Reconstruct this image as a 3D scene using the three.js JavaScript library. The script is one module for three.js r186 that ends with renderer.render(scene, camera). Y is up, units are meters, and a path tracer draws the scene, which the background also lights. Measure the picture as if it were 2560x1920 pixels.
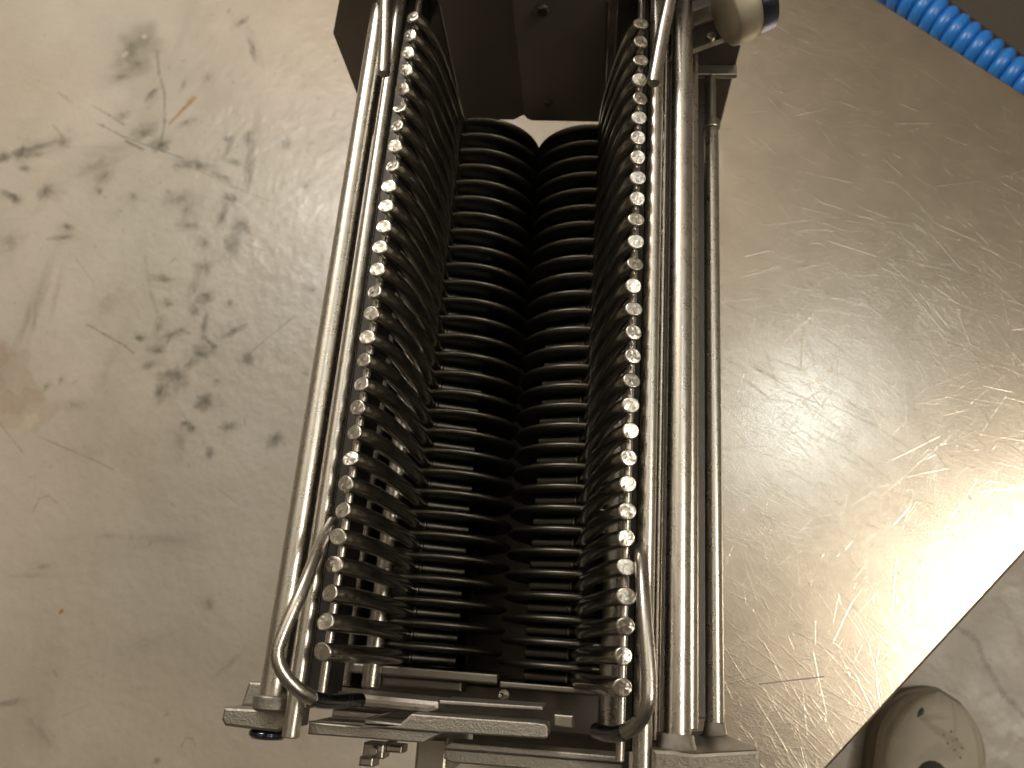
import * as THREE from 'three';
import { mergeGeometries } from 'three/addons/utils/BufferGeometryUtils.js';
import { RoundedBoxGeometry } from 'three/addons/geometries/RoundedBoxGeometry.js';
import { MarchingCubes } from 'three/addons/objects/MarchingCubes.js';
import { RectAreaLightUniformsLib } from 'three/addons/lights/RectAreaLightUniformsLib.js';

// ---------------------------------------------------------------- camera, background, lamps, exposure
const scene = new THREE.Scene();
scene.background = new THREE.Color(0x000000);
const camera = new THREE.PerspectiveCamera(50.645, 1024 / 768, 0.02, 30);
camera.position.set(0, 0.85, 0);
camera.up.set(-0.04376, 0.32869, -0.94342);
camera.lookAt(-0.10033, 0.85 - 0.941, -0.32319);
camera.focus = 0.375;
camera.userData.fStop = 13;
const renderer = new THREE.WebGLRenderer({ antialias: true });
renderer.setSize(1024, 768);
renderer.toneMapping = THREE.LinearToneMapping;
renderer.toneMappingExposure = 1;
renderer.shadowMap.enabled = true;
RectAreaLightUniformsLib.init();
const LAMPS = [
  // place, width, depth, colour, downward intensity, added upward fill, glow of the diffusers
  { at: [1.3, 2.05, -0.12], w: 0.28, d: 0.4, color: [1, 0.93, 0.81], power: 25, up: 14, glow: 12, label: 'rectangular hanging panel lamp right of the machine' },
  { at: [-0.7, 1.5, -1.35], w: 0.5, d: 0.5, color: [1, 0.95, 0.87], power: 18.5, up: 26, glow: 7, label: 'square hanging panel lamp beyond the machine' },
  { at: [0.67, 2.38, -0.81], w: 0.16, d: 0.16, color: [0.8, 0.93, 1], power: 14, up: 0, glow: 4, label: 'small cool white ceiling lamp' },
];

// ---------------------------------------------------------------- helpers
let seed = 7;
const rnd = () => { seed = (seed * 1664525 + 1013904223) >>> 0; return seed / 4294967296; };
const rr = (a, b) => a + (b - a) * rnd();
const lerp = (a, b, t) => a + (b - a) * t;
const V = (x, y, z) => new THREE.Vector3(x, y, z);
const used = {};
function numbered(n) { used[n] = (used[n] ?? -1) + 1; return used[n] ? n + '_' + String(used[n]).padStart(3, '0') : n; }
function shade(o) { o.traverse((m) => { if (m.isMesh) { m.castShadow = true; m.receiveShadow = true; } }); return o; }
function thing(name, label, category, at = [0, 0, 0]) {
  const g = new THREE.Group(); g.name = numbered(name); g.position.set(...at); g.userData = { label, category }; scene.add(g); return g;
}
function part(name, geo, mat, parent, label) {
  const m = new THREE.Mesh(Array.isArray(geo) ? mergeGeometries(geo.map((g) => { const q = g.index ? g.toNonIndexed() : g; for (const k of Object.keys(q.attributes)) if (!['position', 'normal', 'uv'].includes(k)) q.deleteAttribute(k); return q; })) : geo, mat);
  m.name = name; m.castShadow = m.receiveShadow = true; if (label) m.userData.label = label; parent.add(m); return m;
}
function structure(name, geo, mat) { const m = new THREE.Mesh(geo, mat); m.name = name; m.userData.kind = 'structure'; m.castShadow = m.receiveShadow = true; scene.add(m); return m; }
// value noise that tiles
function tileNoise(n, cells, s) {
  const g = new Float32Array(cells * cells); let q = s * 7919 + 13; for (let i = 0; i < g.length; i++) { q = (q * 1664525 + 1013904223) >>> 0; g[i] = q / 4294967296; }
  const out = new Float32Array(n * n), f = (t) => t * t * (3 - 2 * t);
  for (let y = 0; y < n; y++) { const v = (y / n) * cells, y0 = Math.floor(v), ty = f(v - y0), r0 = (y0 % cells) * cells, r1 = ((y0 + 1) % cells) * cells;
    for (let x = 0; x < n; x++) { const u = (x / n) * cells, x0 = Math.floor(u), tx = f(u - x0), a = x0 % cells, b = (x0 + 1) % cells;
      out[y * n + x] = lerp(lerp(g[r0 + a], g[r0 + b], tx), lerp(g[r1 + a], g[r1 + b], tx), ty); } }
  return out;
}
function fractal(n, cells, s, oct = 4) {
  const o = new Float32Array(n * n); let amp = 1, tot = 0;
  for (let k = 0; k < oct && cells <= n; k++) { const t = tileNoise(n, cells, s + k); for (let i = 0; i < o.length; i++) o[i] += t[i] * amp; tot += amp; amp *= 0.55; cells *= 2; }
  for (let i = 0; i < o.length; i++) o[i] /= tot; return o;
}
function dataTex(n, fn, srgb) {
  const d = new Uint8Array(n * n * 4);
  for (let i = 0; i < n * n; i++) { const c = fn(i); d[4 * i] = c[0]; d[4 * i + 1] = c[1]; d[4 * i + 2] = c[2]; d[4 * i + 3] = 255; }
  const t = new THREE.DataTexture(d, n, n); t.wrapS = t.wrapT = THREE.RepeatWrapping; t.magFilter = THREE.LinearFilter; t.minFilter = THREE.LinearFilter;
  if (srgb) t.colorSpace = THREE.SRGBColorSpace; t.needsUpdate = true; return t;
}
const grey = (n, arr, lo, hi) => dataTex(n, (i) => { const v = Math.max(0, Math.min(255, 255 * lerp(lo, hi, arr[i]))); return [v, v, v]; });
const rep = (t, a, b) => { const c = t.clone(); c.repeat.set(a, b); c.needsUpdate = true; return c; };

// ---------------------------------------------------------------- materials
const fine = fractal(512, 64, 3, 4), mid = fractal(512, 12, 11, 5), coarse = fractal(512, 6, 23, 5);
const grainTex = grey(512, fine, 0, 1), cloudTex = grey(512, mid, 0.2, 0.85);
const roughTex = dataTex(512, (i) => { const v = 255 * Math.min(1, 0.6 + 0.5 * (0.5 * mid[i] + 0.5 * fine[i] - 0.5)); return [v, v, v]; });
const castTex = grey(512, Float32Array.from(fine, (v, i) => 0.65 * v + 0.35 * mid[i]), 0, 1);
const steelTint = dataTex(512, (i) => { const k = 1 + 0.1 * (mid[i] - 0.5); return [Math.min(255, 236 * k), Math.min(255, 226 * k), Math.min(255, 212 * k)]; }, true);
// uv are metres throughout: repeats are per metre
const metal = (rgb, rough, bump, extra = {}) => new THREE.MeshStandardMaterial({ color: new THREE.Color().setRGB(...rgb), metalness: 1, roughness: rough, roughnessMap: rep(roughTex, 25, 25), bumpMap: rep(grainTex, 36, 36), bumpScale: bump, ...extra });
const M = {
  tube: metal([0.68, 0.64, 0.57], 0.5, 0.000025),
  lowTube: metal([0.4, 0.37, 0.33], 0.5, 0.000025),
  wire: metal([0.62, 0.58, 0.52], 0.5, 0.000025),
  finger: metal([0.5, 0.475, 0.42], 0.23, 0, { bumpMap: null, roughnessMap: null }),
  cut: metal([0.7, 0.66, 0.58], 0.5, 0, { bumpMap: null }),
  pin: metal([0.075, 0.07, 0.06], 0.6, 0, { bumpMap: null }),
  dark_reflection: metal([0.17, 0.17, 0.18], 0.4, 0, { bumpMap: null }),
  disc: metal([0.2, 0.185, 0.155], 0.4, 0, { bumpMap: null, roughnessMap: null }),
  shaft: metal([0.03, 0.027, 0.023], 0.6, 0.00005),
  cast: metal([0.4, 0.37, 0.32], 0.75, 0.0003, { bumpMap: rep(castTex, 26, 26), roughnessMap: null, roughness: 0.5 }),
  machined: metal([0.5, 0.47, 0.41], 0.55, 0.00006),
  edgePlate: metal([0.06, 0.055, 0.05], 0.8, 0.00003),
  combPlate: metal([0.26, 0.24, 0.2], 0.8, 0.00005),
  foot: metal([0.42, 0.38, 0.32], 0.6, 0.0001),
  plate: metal([0.16, 0.145, 0.125], 0.75, 0.00008),
  panel: new THREE.MeshStandardMaterial({ color: new THREE.Color().setRGB(0.27, 0.24, 0.21), metalness: 0.4, roughness: 0.36 }),
  chrome: metal([0.62, 0.6, 0.57], 0.2, 0.00002),
  bluish: metal([0.12, 0.13, 0.2], 0.25, 0.00003),
  grip: new THREE.MeshPhysicalMaterial({ color: new THREE.Color().setRGB(0.56, 0.49, 0.37), metalness: 0.55, roughness: 0.38, map: rep(cloudTex, 14, 14), bumpMap: rep(grainTex, 6, 6), bumpScale: 0.0002, clearcoat: 0.3, clearcoatRoughness: 0.3 }),
  hose: new THREE.MeshPhysicalMaterial({ color: new THREE.Color().setRGB(0.022, 0.19, 0.6), roughness: 0.34, clearcoat: 0.35, clearcoatRoughness: 0.25 }),
  matte: new THREE.MeshStandardMaterial({ color: new THREE.Color().setRGB(0.06, 0.048, 0.034), roughness: 0.85, bumpMap: rep(castTex, 5, 5), bumpScale: 0.0015 }),
  white: new THREE.MeshStandardMaterial({ color: new THREE.Color().setRGB(0.7, 0.7, 0.7), roughness: 0.6 }),
};
M.grip.map = null;
// ---------------------------------------------------------------- geometry helpers (uv in metres)
function bar(p, q, r, seg = 20, capBevel = 0.0006) {                // round bar between two points, bevelled ends
  const d = V(...q).sub(V(...p)), L = d.length(), b = Math.min(capBevel, r * 0.4);
  const g = new THREE.LatheGeometry([[0, 0], [r - b, 0], [r, b], [r, L - b], [r - b, L], [0, L]].map((a) => new THREE.Vector2(...a)), seg);
  const pos = g.attributes.position, uv = g.attributes.uv;
  for (let i = 0; i < uv.count; i++) uv.setXY(i, uv.getX(i) * 2 * Math.PI * r, pos.getY(i));
  const sharp = g.toNonIndexed(); creased(sharp, r);
  sharp.applyQuaternion(new THREE.Quaternion().setFromUnitVectors(V(0, 1, 0), d.normalize())); sharp.translate(...p); return sharp;
}
function creased(g, r) {                                              // lathe about y: flat on ends, radial on the side
  const p = g.attributes.position, nn = g.attributes.normal;
  for (let t = 0; t < p.count; t += 3) {
    const ys = [0, 1, 2].map((k) => p.getY(t + k)), rs = [0, 1, 2].map((k) => Math.hypot(p.getX(t + k), p.getZ(t + k)));
    const dy = Math.max(...ys) - Math.min(...ys), dr = Math.max(...rs) - Math.min(...rs);
    const mid = (Math.max(...ys) + Math.min(...ys)) / 2;
    for (let k = 0; k < 3; k++) {
      const x = p.getX(t + k), z = p.getZ(t + k), h = Math.hypot(x, z) || 1;
      if (dy < 1e-7) { const s = Math.sign(nn.getY(t) + nn.getY(t + 1) + nn.getY(t + 2)) || 1; nn.setXYZ(t + k, 0, s, 0); }
      else if (dr < 1e-7) nn.setXYZ(t + k, x / h, 0, z / h);
    }
  }
}
function slab(pts, y0, y1, bevel = 0.0006) {                         // plan outline [x, z] pulled up from y0 to y1
  const s = new THREE.Shape(pts.map(([x, z]) => new THREE.Vector2(x, -z)));
  const g = new THREE.ExtrudeGeometry(s, { depth: y1 - y0 - 2 * bevel, bevelEnabled: true, bevelThickness: bevel, bevelSize: bevel, bevelOffset: -bevel, bevelSegments: 2, curveSegments: 8 });
  g.rotateX(-Math.PI / 2); g.translate(0, y0 + bevel, 0); return g;
}
function upright(pts, z0, z1, bevel = 0.0006) {                      // outline [x, y] pulled from z0 to z1
  const s = new THREE.Shape(pts.map(([x, y]) => new THREE.Vector2(x, y)));
  const g = new THREE.ExtrudeGeometry(s, { depth: z1 - z0 - 2 * bevel, bevelEnabled: true, bevelThickness: bevel, bevelSize: bevel, bevelOffset: -bevel, bevelSegments: 2, curveSegments: 8 });
  g.translate(0, 0, z0 + bevel); return g;
}
const box = (x0, x1, y0, y1, z0, z1, b = 0.0006) => slab([[x0, z0], [x1, z0], [x1, z1], [x0, z1]], y0, y1, b);
function sweep(points, radiusAt, radial, tiltA = [0, 0], tiltB = [0, 0]) {   // tube along points, rounded-off flat ends
  const curve = new THREE.CatmullRomCurve3(points.map((p) => V(...p)), false, 'centripetal'), n = radiusAt.length;
  const len = curve.getLength(), P = [], N = [], U = [], I = [];
  let prev = null; const c = [], T = [], A = [], B = [];
  for (let i = 0; i < n; i++) { const t = i / (n - 1); c.push(curve.getPointAt(t)); T.push(curve.getTangentAt(t)); }
  for (let i = 0; i < n; i++) { let a = prev ? prev.clone() : (Math.abs(T[0].z) < 0.9 ? V(0, 0, 1) : V(0, 1, 0)); a.addScaledVector(T[i], -a.dot(T[i])).normalize(); A.push(a); B.push(T[i].clone().cross(a)); prev = a; }
  const ring = (i, r, off, nrm, tilt, v) => { const at = P.length / 3; for (let k = 0; k <= radial; k++) { const w = (k / radial) * 2 * Math.PI, cs = Math.cos(w), sn = Math.sin(w), e = A[i].clone().multiplyScalar(cs).addScaledVector(B[i], sn);
      const p = c[i].clone().addScaledVector(e, r).addScaledVector(T[i], off + (tilt ? (tilt[0] * cs + tilt[1] * sn) * r : 0)); P.push(p.x, p.y, p.z);
      const q = nrm === 0 ? e : nrm; N.push(q.x, q.y, q.z); U.push((k / radial) * 2 * Math.PI * r, v); } return at; };
  const join = (a, b) => { for (let k = 0; k < radial; k++) I.push(a + k, a + k + 1, b + k, b + k, a + k + 1, b + k + 1); };
  const r0 = radiusAt[0], r1 = radiusAt[n - 1];
  // start cap: slightly uneven cut face, chamfer, then the side
  const nA = T[0].clone().multiplyScalar(-1).addScaledVector(A[0], tiltA[0]).addScaledVector(B[0], tiltA[1]).normalize();
  const rough = () => nA.clone().add(V(rr(-0.16, 0.16), rr(-0.16, 0.16), rr(-0.16, 0.16))).normalize();
  let inner = ring(0, 0.0001, rr(-0.1, 0.05) * r0, nA, tiltA, 0);
  for (const q of [0.3, 0.55, 0.82]) { const e = ring(0, r0 * q, q < 0.8 ? rr(-0.06, 0.06) * r0 : 0, nA, tiltA, 0); join(inner, e); for (let k = 0; k < radial; k++) { const w = rough(); N.splice((e + k) * 3, 3, w.x, w.y, w.z); } N.splice((e + radial) * 3, 3, ...N.slice(e * 3, e * 3 + 3)); inner = e; }
  const fA = ring(0, r0 * 0.82, 0, nA, tiltA, 0), gA = ring(0, r0, r0 * 0.22, 0, tiltA, r0 * 0.2); join(fA, gA); const capCount = I.length;
  let last = ring(0, r0, r0 * 0.22, 0, tiltA, 0);
  for (let i = 1; i < n; i++) { const at = ring(i, radiusAt[i], i === n - 1 ? -r1 * 0.22 : 0, 0, null, (len * i) / (n - 1)); join(last, at); last = at; }
  const nB = T[n - 1].clone().addScaledVector(A[n - 1], tiltB[0]).addScaledVector(B[n - 1], tiltB[1]).normalize();
  const gB = ring(n - 1, r1 * 0.82, 0, 0, tiltB, len); join(last, gB);
  const fB = ring(n - 1, r1 * 0.82, 0, nB, tiltB, len), cB = ring(n - 1, 0.0001, 0.0001, nB, tiltB, len); join(fB, cB);
  const g = new THREE.BufferGeometry(); g.setAttribute('position', new THREE.Float32BufferAttribute(P, 3)); g.setAttribute('normal', new THREE.Float32BufferAttribute(N, 3)); g.setAttribute('uv', new THREE.Float32BufferAttribute(U, 2)); g.setIndex(I); g.userData.capCount = capCount; return g;
}
const even = (r, n) => Array.from({ length: n }, () => r);

// ---------------------------------------------------------------- the setting: floor and the room round it
const BLOTS = [[-0.638,-0.752,0.0262,0.0292,-39,0.36],[-0.636,-0.726,0.011,0.0061,21,0.28],[-0.651,-0.707,0.0136,0.0068,-19,0.3],[-0.598,-0.619,0.0128,0.0118,-1,0.34],[-0.572,-0.598,0.0089,0.0092,-1,0.55],[-0.517,-0.569,0.0128,0.0064,8,0.42],[-0.537,-0.567,0.0104,0.0052,-1,0.28],[-0.634,-0.643,0.0076,0.007,-1,0.3],[-0.543,-0.633,0.0084,0.0051,-25,0.28],[-0.602,-0.676,0.0032,0.0096,25,0.5],[-0.499,-0.797,0.0078,0.0038,-57,0.45],[-0.476,-0.75,0.0033,0.014,-25,0.42],[-0.404,-0.603,0.0055,0.0064,-1,0.36],[-0.455,-0.612,0.005,0.0124,-1,0.33],[-0.483,-0.609,0.0055,0.0032,15,0.45],[-0.479,-0.593,0.0039,0.011,10,0.33],[-0.446,-0.563,0.0049,0.0253,-1,0.4],[-0.468,-0.574,0.0088,0.0031,20,0.42],[-0.48,-0.552,0.0102,0.0035,29,0.45],[-0.462,-0.522,0.0091,0.004,33,0.5],[-0.531,-0.52,0.0147,0.011,-1,0.27],[-0.516,-0.503,0.0045,0.0117,-1,0.2],[-0.468,-0.497,0.0047,0.0121,19,0.36],[-0.441,-0.481,0.0095,0.0095,-25,0.42],[-0.447,-0.455,0.0093,0.0122,9,0.4],[-0.509,-0.482,0.0121,0.0062,-2,0.28],[-0.484,-0.458,0.0079,0.0083,-2,0.28],[-0.783,-0.575,0.0087,0.0054,19,0.55],[-0.758,-0.583,0.0091,0.0084,-1,0.55],[-0.736,-0.593,0.0145,0.0046,-13,0.36],[-0.737,-0.581,0.0087,0.003,-1,0.28],[-0.707,-0.601,0.0087,0.0089,-1,0.3],[-0.748,-0.559,0.0071,0.0029,19,0.42],[-0.758,-0.519,0.0117,0.0039,18,0.45],[-0.748,-0.513,0.0053,0.0043,-1,0.5],[-0.712,-0.525,0.0059,0.0095,-1,0.45],[-0.647,-0.566,0.022,0.009,-19,0.22],[-0.638,-0.548,0.0088,0.0114,-1,0.28],[-0.636,-0.59,0.0319,0.0097,-1,0.1],[-0.697,-0.523,0.0144,0.0082,27,0.14],[-0.59,-0.521,0.0041,0.0051,-1,0.28],[-0.637,-0.527,0.0033,0.0037,-1,0.4],[-0.665,-0.475,0.0076,0.0031,9,0.38],[-0.672,-0.46,0.0119,0.0032,-11,0.36],[-0.738,-0.45,0.0136,0.0165,18,0.2],[-0.56,-0.693,0.003,0.0051,0,0.3],[-0.371,-0.604,0.0041,0.0024,-1,0.2],[-0.53,-0.704,0.0048,0.0067,0,0.22],[-0.522,-0.816,0.0031,0.0038,0,0.2],[-0.369,-0.542,0.0048,0.0036,-1,0.28],[-0.537,-0.329,0.0037,0.0034,-2,0.75],[-0.467,-0.384,0.0085,0.0074,-2,0.42],[-0.527,-0.408,0.0106,0.0049,8,0.33],[-0.477,-0.425,0.0075,0.0106,-2,0.32],[-0.512,-0.376,0.0058,0.0042,-2,0.36],[-0.477,-0.367,0.0054,0.0057,-2,0.35],[-0.461,-0.351,0.0021,0.0137,-2,0.5],[-0.456,-0.316,0.0094,0.0075,-2,0.4],[-0.422,-0.343,0.0111,0.0038,-30,0.42],[-0.4,-0.309,0.0068,0.0043,26,0.55],[-0.442,-0.254,0.0085,0.0071,16,0.58],[-0.495,-0.264,0.0082,0.0084,-3,0.4],[-0.477,-0.28,0.0097,0.0093,-3,0.36],[-0.492,-0.285,0.0098,0.0058,-3,0.34],[-0.518,-0.296,0.0071,0.0037,-24,0.36],[-0.518,-0.345,0.0046,0.0118,-2,0.28],[-0.512,-0.316,0.0076,0.0056,-2,0.36],[-0.408,-0.227,0.0072,0.0055,-3,0.36],[-0.459,-0.228,0.0037,0.0026,-3,0.5],[-0.451,-0.223,0.0049,0.0031,25,0.5],[-0.351,-0.214,0.0064,0.0076,-3,0.42],[-0.423,-0.196,0.005,0.005,-3,0.34],[-0.685,-0.361,0.0049,0.047,4,0.16],[-0.675,-0.37,0.0041,0.0496,2,0.16],[-0.657,-0.383,0.0032,0.0255,-2,0.14],[-0.597,-0.242,0.0136,0.005,-3,0.18],[-0.585,-0.367,0.0128,0.0284,22,0.1],[-0.563,-0.294,0.0217,0.0619,7,0.07],[-0.621,-0.272,0.0027,0.0039,-3,0.3],[-0.485,-0.399,0.0051,0.0126,-2,0.22],[-0.497,-0.336,0.0145,0.0046,-24,0.3],[-0.466,-0.3,0.0105,0.0037,-48,0.32],[-0.636,-0.263,0.0035,0.0035,-3,0.3],[-0.337,-0.4,0.0038,0.0041,-2,0.3],[-0.328,-0.293,0.0029,0.003,-3,0.3],[-0.291,-0.156,0.0031,0.0031,-3,0.2],[-0.461,-0.205,0.0086,0.0153,-24,0.16],[-0.432,-0.28,0.0033,0.0031,-3,0.3],[-0.435,-0.379,0.0031,0.0029,-2,0.4],[-0.583,-0.06,0.0071,0.0024,-4,0.25],[-0.391,-0.034,0.0057,0.0054,-4,0.22],[-0.414,0.118,0.0022,0.0028,-5,0.4],[-0.455,-0.095,0.0452,0.0067,-4,0.1],[-0.584,0.078,0.013,0.0022,-14,0.25],[-0.358,0.022,0.012,0.0017,-45,0.22],[-0.542,0.101,0.0087,0.02,-40,0.09],[-0.596,-0.05,0.0159,0.0027,-4,0.14],[-0.518,-0.098,0.0106,0.0024,-4,0.15],[-0.456,0.014,0.0412,0.0099,-24,0.06]];
const LINES = [[[[-0.61,-0.747],[-0.599,-0.711],[-0.584,-0.678],[-0.574,-0.634],[-0.571,-0.598]],0.0048,0.26],[[[-0.679,-0.657],[-0.653,-0.643],[-0.628,-0.628]],0.003,0.3],[[[-0.662,-0.628],[-0.623,-0.609],[-0.572,-0.591],[-0.536,-0.578]],0.0025,0.4],[[[-0.62,-0.603],[-0.594,-0.591]],0.0046,0.5],[[[-0.534,-0.571],[-0.461,-0.538],[-0.413,-0.519]],0.002,0.2],[[[-0.735,-0.679],[-0.709,-0.662]],0.0066,0.14],[[[-0.728,-0.627],[-0.709,-0.608]],0.0035,0.22],[[[-0.434,-0.459],[-0.405,-0.449]],0.002,0.2],[[[-0.606,-0.344],[-0.575,-0.329],[-0.553,-0.319],[-0.54,-0.31]],0.0027,0.42],[[[-0.46,-0.335],[-0.44,-0.32]],0.0064,0.45],[[[-0.404,-0.309],[-0.393,-0.323],[-0.355,-0.363]],0.0017,0.3],[[[-0.502,-0.324],[-0.499,-0.336],[-0.487,-0.342],[-0.476,-0.337]],0.005,0.28],[[[-0.624,-0.202],[-0.557,-0.18],[-0.532,-0.171]],0.0018,0.25],[[[-0.612,-0.118],[-0.609,-0.133],[-0.599,-0.137],[-0.586,-0.129]],0.0029,0.2],[[[-0.643,-0.43],[-0.613,-0.399]],0.002,0.18],[[[-0.554,-0.433],[-0.535,-0.385],[-0.519,-0.355]],0.0059,0.12],[[[-0.404,-0.155],[-0.377,-0.139]],0.0016,0.22],[[[-0.68,-0.216],[-0.642,-0.183]],0.0026,0.18],[[[-0.392,0.103],[-0.389,0.095],[-0.382,0.095],[-0.378,0.101]],0.0013,0.3],[[[-0.558,0.091],[-0.527,0.112]],0.0066,0.1],[[[-0.522,0.085],[-0.499,0.073]],0.0017,0.1],[[[0.356,-0.066],[0.376,-0.053],[0.38,-0.035],[0.389,-0.018],[0.393,-0.007],[0.402,0.001],[0.414,0.015]],0.006,0.3]];

const FLOOR_N = 2048, FLOOR_M = 2;                                    // the painted concrete repeats every 2 m, from x = -1.1, z = -1.2
function painter(n, base) {                                            // paints soft ragged dabs of pigment into a square colour map
  const px = new Float32Array(n * n * 3); for (let i = 0; i < n * n; i++) { px[3 * i] = base[0]; px[3 * i + 1] = base[1]; px[3 * i + 2] = base[2]; }
  const dab = (x, y, rx, ry, ang, alpha, rgb = [72, 68, 54], soft = 0.35) => {
    const R = Math.max(rx, ry) * 1.6 + 2, cs = Math.cos(ang), sn = Math.sin(ang), p1 = rr(0, 6), p2 = rr(0, 6), p3 = rr(0, 6), e = Math.max(soft, 1.1 / Math.min(rx, ry));
    for (let j = Math.floor(y - R); j <= y + R; j++) for (let i = Math.floor(x - R); i <= x + R; i++) {
      const u = ((i - x) * cs + (j - y) * sn) / rx, v = ((j - y) * cs - (i - x) * sn) / ry, q = Math.hypot(u, v); if (q > 1.6) continue;
      const w = Math.atan2(v, u), edge = 1 + 0.2 * Math.sin(2 * w + p1) + 0.14 * Math.sin(5 * w + p2) + 0.08 * Math.sin(9 * w + p3);
      let a = (edge - q) / e + 0.5; if (a <= 0) continue; a = Math.min(1, a); a = a * a * (3 - 2 * a) * alpha * (0.8 + 0.2 * fine[((j & 511) << 9) | (i & 511)] * 2);
      const k = 3 * ((((j % n) + n) % n) * n + (((i % n) + n) % n)); for (let c = 0; c < 3; c++) px[k + c] += (rgb[c] - px[k + c]) * a;
    }
  };
  return { px, dab, texture: (flip) => dataTex(n, (i) => [0, 1, 2].map((c) => Math.max(0, Math.min(255, px[3 * i + c]))), true) };
}
function floorMap() {
  const k = FLOOR_N / FLOOR_M, X = (x) => (x + 1.1) * k, Y = (z) => (z + 1.2) * k, { px, dab, texture } = painter(FLOOR_N, [182, 171, 155]);
  const a = fractal(512, 5, 41, 6), b = fractal(512, 24, 57, 4);
  const at = (f, x, y) => { const x0 = x >> 2, y0 = y >> 2, x1 = (x0 + 1) & 511, y1 = (y0 + 1) & 511, tx = (x & 3) / 4, ty = (y & 3) / 4; return lerp(lerp(f[y0 * 512 + x0], f[y0 * 512 + x1], tx), lerp(f[y1 * 512 + x0], f[y1 * 512 + x1], tx), ty); };
  for (let y = 0; y < FLOOR_N; y++) for (let x = 0; x < FLOOR_N; x++) {
    const p = at(a, x, y) - 0.5, q = at(b, x, y) - 0.5, w = at(a, (x + 900) & 2047, (y + 500) & 2047) - 0.5, g = (rnd() - 0.5) * 7, i = 3 * (y * FLOOR_N + x), m = 38 * p + 18 * q + g;
    px[i] += m + 12 * w; px[i + 1] += m; px[i + 2] += m - 10 * w;
  }
  // each spill or scuff is a cluster of overlapping ragged dabs
  for (const [x, z, rx, rz, deg, al] of BLOTS) {
    const ang = (deg * Math.PI) / 180;
    dab(X(x), Y(z), rx * k * 1.25, rz * k * 1.25, ang, al * 0.6, al > 0.3 ? [74, 70, 54] : [104, 90, 78], 0.75);
    dab(X(x) + rr(-1, 1) * rx * k, Y(z) + rr(-1, 1) * rz * k, rx * k * rr(1.5, 2.6), rz * k * rr(1.5, 2.6), ang, al * 0.22, [100, 92, 80], 0.9);
    for (let i = 0; i < 3; i++) dab(X(x) + rr(-0.5, 0.5) * rx * k, Y(z) + rr(-0.5, 0.5) * rz * k, rx * k * rr(0.25, 0.6), rz * k * rr(0.25, 0.6), ang + rr(-0.4, 0.4), al * 0.55, [78, 73, 60], 0.75);
  }
  for (const [pts, w, al] of LINES) for (let i = 0; i + 1 < pts.length; i++) for (let t = 0; t < 1; t += 0.12) {
    const x = lerp(pts[i][0], pts[i + 1][0], t), z = lerp(pts[i][1], pts[i + 1][1], t), ang = Math.atan2(pts[i + 1][1] - pts[i][1], pts[i + 1][0] - pts[i][0]), L = Math.hypot(pts[i + 1][1] - pts[i][1], pts[i + 1][0] - pts[i][0]) * 0.12;
    dab(X(x), Y(z), L * k * rr(0.6, 1), w * k * 0.5 * rr(0.6, 1.1), ang, al * rr(0.4, 0.9));
  }
  // the brownish patch at the left, a rust-coloured streak, an orange speck, fine specks everywhere
  for (const [x, z, rx, rz, an] of [[-0.69, -0.275, 0.05, 0.035, 0.6], [-0.655, -0.235, 0.036, 0.026, 0.6], [-0.73, -0.29, 0.04, 0.04, 0.3]]) dab(X(x), Y(z), rx * k, rz * k, an, 0.17, [136, 108, 84], 0.15);
  dab(X(-0.645), Y(-0.222), 0.009 * k, 0.009 * k, 0, 0.4, [205, 190, 165]); dab(X(-0.634), Y(-0.772), 0.004 * k, 0.003 * k, 0, 0.5, [215, 200, 175]); dab(X(-0.655), Y(-0.742), 0.004 * k, 0.005 * k, 0, 0.5, [215, 200, 175]);
  for (let t = 0; t <= 1; t += 0.1) dab(X(lerp(-0.542, -0.566, t)), Y(lerp(-0.671, -0.632, t)), 0.0042 * k, lerp(0.0035, 0.0016, t) * k, 2, 0.45, [138, 96, 48]);
  dab(X(-0.551), Y(-0.0154), 0.0022 * k, 0.002 * k, 0, 0.8, [160, 92, 30]);
  for (let i = 0; i < 1500; i++) { const s = rr(0.6, 2.2); dab(rr(0, FLOOR_N), rr(0, FLOOR_N), s * rr(1, 2.4), s, rr(0, 3), rr(0.05, 0.22)); }
  for (let i = 0; i < 220; i++) dab(rr(0, FLOOR_N), rr(0, FLOOR_N), rr(14, 110), rr(6, 40), rr(0, 3), rr(0.03, 0.09), rnd() < 0.6 ? [112, 98, 84] : [214, 204, 186], 0.8);
  return texture();
}
const floorMat = new THREE.MeshStandardMaterial({ map: floorMap(), roughness: 0.62, roughnessMap: rep(roughTex, 1, 1), bumpMap: rep(castTex, 3, 3), bumpScale: 0.0012 });
const RX0 = -2.6, RX1 = 2.6, RZ0 = -3, RZ1 = 2.2, RH = 2.5;
{
  const g = new THREE.BoxGeometry(RX1 - RX0 + 0.4, 0.12, RZ1 - RZ0 + 0.4); g.translate((RX0 + RX1) / 2, -0.06, (RZ0 + RZ1) / 2);
  const p = g.attributes.position, uv = g.attributes.uv; for (let i = 0; i < p.count; i++) uv.setXY(i, (p.getX(i) + 1.1) / FLOOR_M, (p.getZ(i) + 1.2) / FLOOR_M);
  structure('floor', g, floorMat);
}
const wallMat = new THREE.MeshStandardMaterial({ color: new THREE.Color().setRGB(0.37, 0.34, 0.29), roughness: 0.9, bumpMap: rep(castTex, 2, 2), bumpScale: 0.001 });
const ceilMat = new THREE.MeshStandardMaterial({ color: new THREE.Color().setRGB(0.76, 0.72, 0.65), roughness: 0.95 });
const blockAt = (x0, x1, y0, y1, z0, z1) => { const g = new THREE.BoxGeometry(x1 - x0, y1 - y0, z1 - z0); g.translate((x0 + x1) / 2, (y0 + y1) / 2, (z0 + z1) / 2); return g; };
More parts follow.
